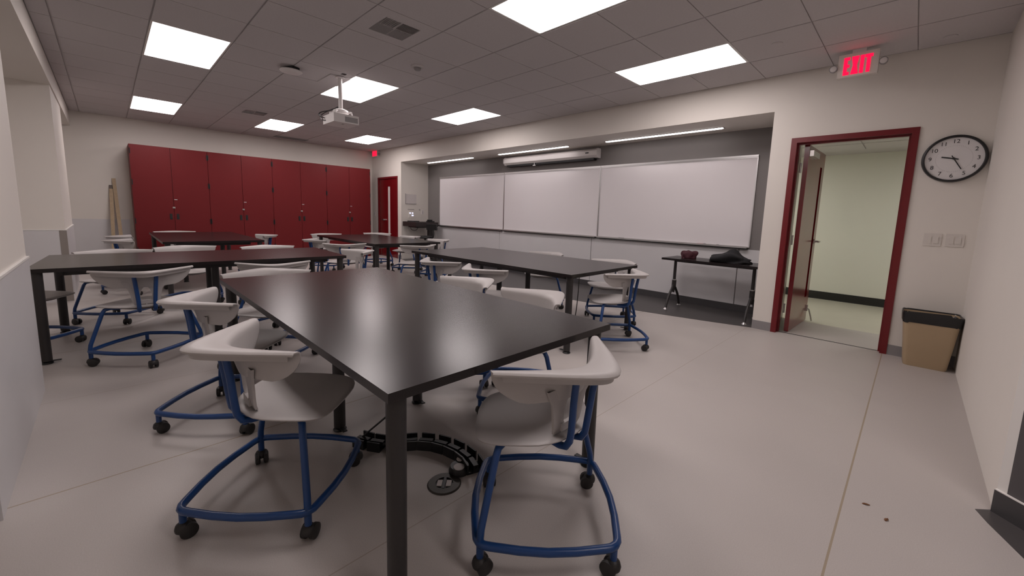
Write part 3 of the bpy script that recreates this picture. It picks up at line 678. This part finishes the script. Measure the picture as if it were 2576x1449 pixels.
# ================================================================ CHAIRS
def make_chair():
    t = thing('classroom_chair', '', 'chair')
    # backrest with its wide ledge
    nt_ = 37; rows = []
    def O(x): return -0.302 + math.sqrt(0.075**2 + (1.12*x)**2) - 0.075
    def I(x): return -0.152 + math.sqrt(0.11**2 + (0.86*x)**2) - 0.11
    def Bt(x): return -0.122 + math.sqrt(0.13**2 + (0.85*x)**2) - 0.13
    # (kind, parameter, height, how far along the V the row reaches)
    spec = [('O', -0.024, 0.690, 0.93), ('O', -0.020, 0.712, 0.93), ('O', -0.002, 0.7155, 0.97), ('O', 0.0, 0.724, 0.975), ('O', -0.005, 0.7295, 0.98), ('OI', 0.25, 0.7315, 1.0), ('OI', 0.5, 0.7312, 1.02), ('OI', 0.72, 0.7280, 1.04), ('OI', 0.9, 0.7205, 1.055), ('IB', 0.03, 0.708, 1.065), ('IB', 0.12, 0.692, 1.07), ('IB', 0.30, 0.668, 1.055), ('IB', 0.50, 0.645, 1.02), ('IB', 0.72, 0.622, 0.95), ('IB', 0.90, 0.604, 0.85), ('IB', 1.0, 0.595, 0.74)]
    for kind, a_, z, reach in spec:
        row = []
        for k in range(nt_):
            q_ = -1 + 2*k/(nt_-1)
            tt = (math.sin(q_*PI/2)*0.35 + q_*0.65)*reach
            xo = 0.318*tt; xi = 0.272*tt; xb = 0.235*tt
            po = Vector((xo, O(xo), 0)); pi_ = Vector((xi, I(xi), 0)); pb_ = Vector((xb, Bt(xb), 0))
            if kind == 'O':
                dd = (po - Vector((0, 0.05, 0))).normalized(); p = po + dd*a_
            elif kind == 'OI': p = po.lerp(pi_, a_)
            else: p = pi_.lerp(pb_, a_)
            p.z = z
            row.append(p)
        rows.append(row)
    b = MB(); b.grid(rows); me = b.mesh('backrest', True, 70)
    o = link('backrest', me, SHELL, t)
    md = o.modifiers.new('s', 'SOLIDIFY'); md.thickness = 0.007; md.offset = -1
    md2 = o.modifiers.new('b', 'BEVEL'); md2.width = 0.0025; md2.segments = 2; md2.limit_method = 'ANGLE'; md2.angle_limit = math.radians(60)
    dg = bpy.context.evaluated_depsgraph_get(); me2 = bpy.data.meshes.new_from_object(o.evaluated_get(dg)); o.modifiers.clear(); o.data = me2; me2.name = 'backrest'
    if not me2.materials: me2.materials.append(SHELL)
    me2.shade_smooth()
    try: me2.set_sharp_from_angle(angle=math.radians(50))
    except Exception: pass
    # open bracket that carries the shell down to the seat
    b = MB()
    for s in (-1, 1):
        rows = []
        for (y_, z_, xi_, xo_) in ((-0.121,0.640,0.0,0.135), (-0.119,0.605,0.0,0.118), (-0.115,0.580,0.022,0.100), (-0.111,0.540,0.034,0.090), (-0.109,0.500,0.032,0.084), (-0.106,0.472,0.010,0.078), (-0.100,0.452,0.0,0.070)):
            rows.append([(s*xi_, y_, z_), (s*xo_, y_+0.004, z_), (s*xo_, y_+0.014, z_), (s*xi_, y_+0.012, z_)])
        b.grid(rows, close_u=True)
    b.box(-0.045, 0.045, -0.112, -0.096, 0.462, 0.492); b.build('back_bracket', SHELL, t)
    # seat
    outl = [(-0.105,-0.135), (0.105,-0.135), (0.225,-0.03), (0.292,0.055), (0.265,0.125), (0.07,0.315), (-0.07,0.315), (-0.265,0.125), (-0.292,0.055), (-0.225,-0.03)]
    ol = chaikin([(p[0], p[1], 0) for p in outl], 2); n = len(ol); ctr = Vector((0, 0.08, 0))
    b = MB(); rows = []
    def ring(s, z): return [ctr + (p-ctr)*s + Vector((0, 0, z)) for p in ol]
    for s, z in ((0.30,0.4400), (0.55,0.4405), (0.75,0.4440), (0.90,0.4480), (0.97,0.4485), (1.0,0.4455), (1.0,0.4415), (0.97,0.4365), (0.88,0.4355), (0.72,0.4315)): rows.append(ring(s, z))
    R = b.grid(rows, close_u=True)
    v = b.bm.verts.new(ctr + Vector((0,0,0.4400)))
    for k in range(n): b.bm.faces.new((R[0][k], v, R[0][(k+1)%n]))
    v = b.bm.verts.new(ctr + Vector((0,0,0.428)))
    for k in range(n): b.bm.faces.new((R[-1][k], R[-1][(k+1)%n], v))
    b.build('seat', SHELL, t, angle=60)
    b = MB(); rows = []
    for s, z in ((0.70,0.4325), (0.70,0.424), (0.60,0.412), (0.52,0.406)): rows.append(ring(s, z))
    R = b.grid(rows, close_u=True); v = b.bm.verts.new(ctr + Vector((0,0,0.404)))
    for k in range(n): b.bm.faces.new((R[-1][k], R[-1][(k+1)%n], v))
    b.build('seat_pan', PAN, t, angle=60)
    # frame
    cor = [(0.352,0), (0.182,0.182), (0,0.352), (-0.182,0.182), (-0.352,0), (-0.182,-0.182), (0,-0.352), (0.182,-0.182)]
    pts = []
    for i in range(4):
        c = Vector((*cor[2*i], 0)); pm = Vector((*cor[(2*i-1)%8], 0))*1.02; nm = Vector((*cor[(2*i+1)%8], 0))*1.02
        a_ = c + (pm-c).normalized()*0.055; e_ = c + (nm-c).normalized()*0.055
        for k in range(5):
            q = k/4; pts.append(a_*(1-q)**2 + c*2*q*(1-q) + e_*q*q)
        nc = Vector((*cor[(2*i+2)%8], 0)); a2 = nc + (nm-nc).normalized()*0.055
        for k in range(1, 4):
            q = k/4; pts.append(e_.lerp(a2, q) + nm.normalized()*0.02*math.sin(q*PI))
    b = MB(); b.tube([(p.x, p.y, 0.118) for p in pts], 0.0145, 10, closed=True); b.build('base_frame', BLUE, t)
    for s in (-1, 1):
        b = MB(); path = [(s*0.33,0,0.058), (s*0.33,0,0.135), (s*0.326,0.001,0.165), (s*0.250,0.016,0.395), (s*0.236,0.020,0.418), (s*0.205,0.024,0.426), (s*0.06,0.03,0.420)]
        b.tube(path, 0.0135, 10); b.build('leg', BLUE, t)
        b = MB(); path = [(s*0.045,-0.03,0.410), (s*0.045,-0.105,0.408), (s*0.046,-0.135,0.416), (s*0.047,-0.152,0.445), (s*0.048,-0.158,0.49), (s*0.056,-0.168,0.60), (s*0.066,-0.185,0.722)]
        b.tube(path, 0.0135, 10); b.build('upright', BLUE, t)
    # casters
    b = MB(); b.cyl((0,0), 0.0125, 0.055, 0.112, 12); stem = b.mesh('caster_stem')
    b = MB(); b.lathe([(0,0.066), (0.012,0.064), (0.024,0.054), (0.028,0.040), (0.026,0.030), (0,0.030)], 16); yoke = b.mesh('caster')
    b = MB()
    for s in (-1, 1):
        M = Matrix.Translation((s*0.017, 0.012, 0.029)) @ Matrix.Rotation(PI/2, 4, 'Y')
        b.lathe([(0,-0.011), (0.020,-0.011), (0.029,-0.007), (0.029,0.007), (0.020,0.011), (0,0.011)], 18, M)
    wheel = b.mesh('wheels')
    for k, (x, y) in enumerate(((0.33,0), (0,0.33), (-0.33,0), (0,-0.33))):
        c = link('caster', yoke, RUBBER, t, loc=(x, y, 0), rot=(0, 0, 0.7+1.9*k))
        link('wheel_pair', wheel, RUBBER, c)
        if k in (1, 3): link('caster_stem', stem, BLUE, c)
    return t
chair0 = make_chair(); used = False
GRP = {1: 'chairs at the table over the floor outlet', 2: 'chairs at the alcove table', 3: 'chairs at the table by the whiteboards', 4: 'chairs at the table before the cabinets', 5: 'chairs at the table near the far door'}
TN = {1: 'the table over the floor outlet', 2: 'the alcove table', 3: 'the table along the whiteboards', 4: 'the table before the red cabinets', 5: 'the table near the far door'}
PG = 'pale grey blue-framed chair '
CHAIRS = [   # x, y, heading (degrees from +X of the way the sitter faces), table, label
 (-0.955, 1.155, 180, 1, PG+'at the outlet table end nearest the open door'),
 (-1.84, 0.45, 90, 1, PG+'on the pier side of the outlet table, nearer the floor outlet'),
 (-2.83, 0.45, 90, 1, PG+'on the pier side of the outlet table, nearer the alcove table'),
 (-3.62, 0.86, -8, 1, PG+'between the outlet table end and the alcove table'),
 (-1.75, 1.86, -100, 1, PG+'on the whiteboard side of the outlet table, nearer the open door'),
 (-2.42, 1.84, -94, 1, PG+'on the whiteboard side of the outlet table, nearer the cabinets'),
 (-3.66, 2.56, 91, 3, PG+'on the aisle side of the whiteboard table, nearer the far door'),
 (-2.95, 2.58, 88, 3, PG+'on the aisle side of the whiteboard table, nearer the open door'),
 (-2.03, 3.47, 184, 3, PG+'at the end of the whiteboard table, facing the far door'),
 (-3.62, 4.20, -90, 3, PG+'behind the whiteboard table, backed by the middle board'),
 (-2.55, 4.20, -90, 3, PG+'behind the whiteboard table, backed by the flip table'),
 (-5.52, 3.36, 176, 5, PG+'at the far door table end, beside the whiteboard table'),
 (-4.35, 0.17, 180, 2, PG+'on the outlet side of the alcove table, beside the pier'),
 (-4.33, 1.08, 166, 2, PG+'on the outlet side of the alcove table, beside the aisle'),
 (-6.00, 0.03, 6, 2, PG+'on the cabinet side of the alcove table, nearest the alcove'),
 (-6.28, 0.64, 6, 2, PG+'on the cabinet side of the alcove table, middle of three'),
 (-6.00, 1.44, -4, 2, PG+'on the cabinet side of the alcove table, farthest from the alcove'),
 (-5.02, 2.10, -90, 2, PG+'at the open end of the alcove table, facing the alcove'),
 (-5.18, -0.56, 90, 2, PG+'standing inside the alcove at the table end'),
 (-7.72, 0.22, 90, 4, PG+'on the pier side of the cabinet table, nearer the pier'),
 (-8.62, 0.24, 90, 4, PG+'on the pier side of the cabinet table, nearer the leaning sticks'),
 (-9.85, 0.86, 0, 4, PG+'at the cabinet table end, backed by the red cabinets'),
 (-8.50, 1.90, -92, 4, PG+'on the door side of the cabinet table'),
 (-7.12, 2.50, 85, 5, PG+'on the aisle side of the far door table'),
 (-6.18, 2.50, 157, 5, PG+'turned askew by the aisle corner of the far door table'),
 (-8.56, 3.10, 0, 5, PG+'at the far door table end, backed by the cabinets'),
 (-8.60, 4.20, -40, 5, PG+'turned askew at the corner between cabinets and far door'),
 (-7.42, 4.27, -90, 5, PG+'on the lectern side of the far door table, nearer that door'),
 (-6.40, 4.27, -93, 5, PG+'on the lectern side of the far door table, nearer the boards'),
]
for (x, y, hd, tb, lb) in CHAIRS:
    rz = math.radians(hd-90)
    if not used:
        chair0.location = (x, y, 0); chair0.rotation_euler = (0, 0, rz); chair0['label'] = lb; chair0['group'] = GRP[tb]; used = True
    else: dup(chair0, (x, y, 0), rz, lb, GRP[tb])

# ================================================================ SMALL FLIP TABLE WITH BELONGINGS
t = thing('flip_table', 'narrow dark flip-top table on Y shaped legs under the whiteboard', 'table', (-1.87, 5.58, 0))
b = MB(); b.box(-0.595, 0.595, -0.25, 0.26, 0.695, 0.722); b.bevel(0.004, 2); b.build('tabletop', TOP, t)
for s in (-1, 1):
    x = s*0.50
    b = MB(); b.cyl((x, 0), 0.020, 0.40, 0.695, 16); lg = b.build('column', TLEG, t)
    b = MB(); b.cyl((x, 0), 0.030, 0.30, 0.40, 16); b.cyl((x, 0), 0.016, 0.22, 0.30, 12)
    for q in (-1, 1):
        b.tube(chaikin([(x, 0, 0.345), (x, q*0.06, 0.27), (x, q*0.15, 0.18), (x, q*0.20, 0.07), (x, q*0.22, 0.025)], 2, False), [0.026]*0 or 0.017, 10)
    b.build('fork', TLEG, t)
    b = MB(); b.lathe([(0.031,0.396), (0.031,0.408), (0.021,0.408)], 18, Matrix.Translation((x, 0, 0))); b.build('collar', ALU, t)
    for q in (-1, 1):
        b = MB(); b.lathe([(0,0.0), (0.028,0.0), (0.030,0.006), (0.020,0.016), (0.012,0.03)], 16, Matrix.Translation((x, q*0.222, 0))); b.build('levelling_foot', ALU, t)
b = MB(); b.box(-0.48, 0.48, -0.02, 0.02, 0.66, 0.695); b.build('rail', TLEG, t, smooth=False)
def blob(name, material, loc, dims, seed, label, cat, rz=0.0, lumps=5, amp=0.25, peaks=None):
    bm = bmesh.new(); bmesh.ops.create_icosphere(bm, subdivisions=4, radius=1.0)
    rnd = random.Random(seed); ds = [(Vector((rnd.uniform(-1,1), rnd.uniform(-1,1), rnd.uniform(-0.2,1))).normalized(), rnd.uniform(0.5,1.0)*amp, rnd.uniform(2.5,6)) for _ in range(lumps)]
    for v in bm.verts:
        n_ = v.co.normalized(); k = 1.0
        for dv, a_, sh in ds: k += a_*math.exp(-sh*(1-n_.dot(dv))*3) - a_*0.25*math.sin(9*n_.dot(dv))*0.35
        c = n_*k
        if peaks: c.z *= peaks(c.x)
        v.co = Vector((c.x*dims[0], c.y*dims[1], max(c.z, -0.25)*dims[2] + 0.25*dims[2]))
    me = bpy.data.meshes.new(name); bm.to_mesh(me); bm.free(); me.shade_smooth()
    return tag(link(name, me, material, None, loc, (0, 0, rz)), label, cat)
blob('pouch', MAROON, (-2.20, 5.60, 0.722), (0.085, 0.06, 0.080), 3, 'small crumpled maroon pouch on the narrow flip table', 'pouch', 0.3, 9, 0.45)
blob('jacket', BCLOTH, (-1.63, 5.60, 0.722), (0.205, 0.12, 0.078), 11, 'black jacket heaped on the narrow flip table', 'jacket', 0.05, 14, 0.42, lambda x: 0.75 + 0.7*math.exp(-((x+0.05)/0.45)**2))

# ================================================================ LECTERN AND STOOL
t = thing('lectern', 'dark height adjustable lectern desk by the recess corner', 'lectern', (-9.115, 5.625, 0))
b = MB(); b.box(-0.315, 0.315, -0.325, 0.325, 0.865, 0.98); b.bevel(0.008, 2); b.build('desk_top', mat('lectern_laminate', (0.028,0.019,0.019), 0.5), t)
b = MB(); b.box(-0.22, 0.22, -0.22, 0.22, 0.835, 0.865); b.bevel(0.01, 2); b.build('under_tray', BLK, t)
b = MB(); b.box(0.06, 0.16, 0.16, 0.26, 0.03, 0.84); b.build('column', TLEG, t, smooth=False)
b = MB(); b.box(-0.28, 0.28, 0.16, 0.26, 0.0, 0.03); b.box(0.06, 0.16, -0.25, 0.30, 0.0, 0.03); b.bevel(0.006, 2); b.build('base', TLEG, t)
b = MB(); b.tube(chaikin([(-0.15,-0.2,0.84), (-0.12,-0.2,0.78), (0.02,-0.2,0.755), (0.15,-0.2,0.78), (0.2,-0.2,0.84)], 3, False), 0.006, 6); b.build('cable', BLK, t)
t = thing('document_tray', 'small black device lying on the lectern near the reveal', 'device', (-9.25, 5.50, 0.98))
b = MB(); b.box(-0.14, 0.14, -0.09, 0.09, 0, 0.022); b.bevel(0.004, 2); b.build('body', BLK, t)
b = MB(); b.box(-0.12, 0.12, -0.07, 0.07, 0.022, 0.025); b.build('pad', GPLAS, t, smooth=False)
t = thing('desk_phone', 'black desk device on the lectern, nearer the whiteboards', 'device', (-8.93, 5.80, 0.98))
b = MB(); b.box(-0.07, 0.07, -0.08, 0.08, 0, 0.03); b.bevel(0.006, 2); b.build('base', BLK, t)
b = MB(); b.tube([(-0.03,-0.07,0.045), (-0.03,0.07,0.045)], 0.02, 10); b.build('handset', BLK, t)
t = thing('stool', 'black drafting stool with slim back post in front of the lectern', 'stool', (-8.30, 5.25, 0))
b = MB(); b.lathe([(0,0.615), (0.15,0.615), (0.18,0.635), (0.175,0.662), (0.12,0.675), (0,0.672)], 28); b.build('seat', BLK, t)
b = MB(); b.cyl((0,0), 0.025, 0.08, 0.615, 14); b.build('gas_column', TLEG, t)
b = MB()
for k in range(5):
    a_ = k*2*PI/5; b.tube([(0,0,0.10), (0.12*math.cos(a_),0.12*math.sin(a_),0.095), (0.27*math.cos(a_),0.27*math.sin(a_),0.062)], [0.024,0.02,0.014], 8)
b.build('star_base', BLK, t)
for k in range(5):
    a_ = k*2*PI/5; b = MB(); b.lathe([(0,-0.018), (0.02,-0.018), (0.028,-0.01), (0.028,0.01), (0.02,0.018), (0,0.018)], 14, Matrix.Translation((0.27*math.cos(a_), 0.27*math.sin(a_), 0.028)) @ Matrix.Rotation(a_, 4, 'Z') @ Matrix.Rotation(PI/2, 4, 'X')); b.tube([(0.27*math.cos(a_), 0.27*math.sin(a_), 0.03), (0.27*math.cos(a_), 0.27*math.sin(a_), 0.064)], 0.009, 8); b.build('caster', RUBBER, t)
b = MB(); b.tube(chaikin([(0.10,0.05,0.63), (0.20,0.08,0.63), (0.21,0.09,0.72), (0.17,0.10,0.90)], 2, False), 0.022, 8); b.build('back_post', BLK, t)
b = MB(); b.box(-0.13, 0.13, -0.025, 0.025, -0.07, 0.07); b.bevel(0.02, 3); b.build('back_pad', BLK, t, loc=(0.16, 0.075, 0.89), rot=(0.1, 0, 0.5))

# ================================================================ WASTE BIN
t = thing('waste_bin', 'tan plastic waste bin with a black liner in the corner under the clock', 'bin', (0.188, 5.115, 0), math.radians(3))
def rrect(a, c, r, n=6):
    out = []
    for (sx, sy, a0) in ((1,1,0), (-1,1,PI/2), (-1,-1,PI), (1,-1,1.5*PI)):
        for k in range(n+1): q = a0 + k*PI/2/n; out.append((sx*(a-r) + r*math.cos(q), sy*(c-r) + r*math.sin(q)))
    return out
def loft(b, secs, cap0=True, cap1=False):
    rows = [[(x, y, z) for (x, y) in rrect(a, c, r)] for (a, c, r, z) in secs]
    R = b.grid(rows, close_u=True)
    if cap0: b.bm.faces.new(list(reversed(R[0])))
    if cap1: b.bm.faces.new(R[-1])
b = MB(); loft(b, [(0.138,0.095,0.035,0.0), (0.142,0.099,0.035,0.012), (0.182,0.124,0.04,0.465), (0.184,0.126,0.04,0.478), (0.178,0.120,0.04,0.478), (0.134,0.09,0.03,0.02)], True, True); b.build('body', TAN, t)
b = MB(); rows = []
rnd = random.Random(5)
for (a, c, r, z, j) in ((0.150,0.098,0.03,0.26,0.0), (0.172,0.114,0.04,0.43,0.004), (0.180,0.122,0.042,0.483,0.002), (0.187,0.129,0.042,0.490,0.002), (0.190,0.132,0.042,0.470,0.003), (0.187,0.130,0.042,0.43,0.004), (0.183,0.127,0.042,0.398,0.008)):
    rows.append([(x + rnd.uniform(-j,j)*0.3, y + rnd.uniform(-j,j)*0.3, z + rnd.uniform(-j,j)) for (x, y) in rrect(a, c, r)])
b.grid(rows, close_u=True); b.build('liner', BAG, t, angle=80)

# ================================================================ FLOOR POWER, CABLE SPINES, CRUMBS
def spine(path, label, cable, n_seg):
    t = thing('cable_spine', label, 'cable spine', (path[0][0], path[0][1], 0))
    o = Vector(path[0]); P = chaikin([Vector(p)-o for p in path], 3, False)
    ln = [0]
    for a_, c_ in zip(P[:-1], P[1:]): ln.append(ln[-1] + (c_-a_).length)
    def at(s):
        for i in range(len(P)-1):
            if ln[i+1] >= s: return P[i].lerp(P[i+1], (s-ln[i])/max(1e-6, ln[i+1]-ln[i]))
        return P[-1]
    bb = MB(); bb.box(-0.5, 0.5, -0.045, 0.045, 0.0, 0.010); bb.box(-0.5, 0.5, -0.045, -0.037, 0.010, 0.05); bb.box(-0.5, 0.5, 0.037, 0.045, 0.010, 0.05); bb.box(-0.5, 0.5, -0.012, 0.012, 0.010, 0.04)
    L = ln[-1]/n_seg
    me = bb.mesh('spine_link', smooth=False)
    for k in range(n_seg):
        a_, c_ = at(k*L), at((k+1)*L); mid = (a_+c_)/2; dr_ = c_-a_
        q = dr_.to_track_quat('X', 'Z')
        s_ = link('spine_link', me, BLK, t, loc=mid); s_.rotation_mode = 'QUATERNION'; s_.rotation_quaternion = q; s_.scale = (dr_.length*0.84, 1, 1)
    b = MB(); b.tube([p + Vector((0,0,0.022)) for p in P], 0.008, 6); b.build('cord', BLK, t)
    if cable:
        b = MB(); b.tube(chaikin([Vector(p)-o for p in cable], 3, False), 0.005, 6); b.build('lead', BLK, t)
    return t
spine([(-2.02, 0.86, 0), (-1.86, 0.93, 0), (-1.80, 1.07, 0), (-1.68, 1.165, 0), (-1.50, 1.20, 0), (-1.38, 1.16, 0)], 'black segmented cable spine curving across the floor to the floor outlet', [(-2.0,0.87,0.03), (-1.83,1.10,0.28), (-1.80,1.20,0.56), (-1.78,1.26,0.70)], 9)
spine([(-2.70, 3.62, 0), (-2.62, 3.66, 0), (-2.50, 3.70, 0), (-2.38, 3.68, 0)], 'short black cable spine under the table along the whiteboards', [(-2.66,3.64,0.03), (-2.60,3.60,0.30), (-2.52,3.50,0.60), (-2.48,3.45,0.70)], 4)
t = thing('floor_outlet', 'round dark floor outlet with an open cover beside the cable spine', 'floor outlet', (-1.425, 1.005, 0))
b = MB(); b.lathe([(0.040,0.0), (0.040,0.006), (0.072,0.006), (0.078,0.0)], 32); b.build('ring', mat('bronze_plate', (0.055,0.05,0.045), 0.4, metal=0.5), t)
b = MB(); b.lathe([(0,0.001), (0.04,0.001), (0.04,0.004)], 24); b.box(-0.006, 0.006, -0.038, 0.038, 0.001, 0.007, Matrix.Rotation(0.8, 4, 'Z')); b.build('socket', BLK, t)
b = MB(); b.box(-0.032, -0.010, -0.02, 0.02, 0.002, 0.006, Matrix.Rotation(0.8, 4, 'Z')); b.box(0.010, 0.032, -0.02, 0.02, 0.002, 0.006, Matrix.Rotation(0.8, 4, 'Z')); b.build('socket_flap', PAPER, t, smooth=False)
t = thing('floor_outlet', 'raised dark floor outlet with two pale caps between ring outlet and cable spine', 'floor outlet', (-1.455, 1.115, 0))
b = MB(); b.lathe([(0.052,0.0), (0.052,0.012), (0.044,0.03), (0,0.03)], 28); b.build('housing', BLK, t)
b = MB(); b.lathe([(0.026,0.030), (0.026,0.034), (0,0.035)], 20, Matrix.Translation((0.012,-0.012,0))); b.build('cap', PAPER, t)
b = MB(); b.lathe([(0.018,0.028), (0.018,0.034), (0,0.035)], 16, Matrix.Translation((-0.035,0.03,0))); b.build('cap', PAPER, t)
for i, (x, y, rz_, lb) in enumerate(((-0.021, 2.304, 0.4, 'small brown leaf crumb on the floor nearer the open door'), (0.050, 2.245, 1.3, 'small brown leaf crumb on the floor nearer the charcoal angled wall'))):
    b = MB(); b.grid([[(-0.014,-0.003,0.001), (-0.006,-0.006,0.004), (0.004,-0.006,0.003), (0.014,-0.002,0.001)], [(-0.015,0.001,0.003), (-0.006,0,0.007), (0.005,0,0.006), (0.015,0.001,0.003)], [(-0.012,0.004,0.001), (-0.005,0.007,0.003), (0.005,0.006,0.003), (0.013,0.003,0.001)]])
    tag(b.build('leaf_crumb', CRUMB, loc=(x, y, 0), rot=(0, 0, rz_)), lb, 'crumb')
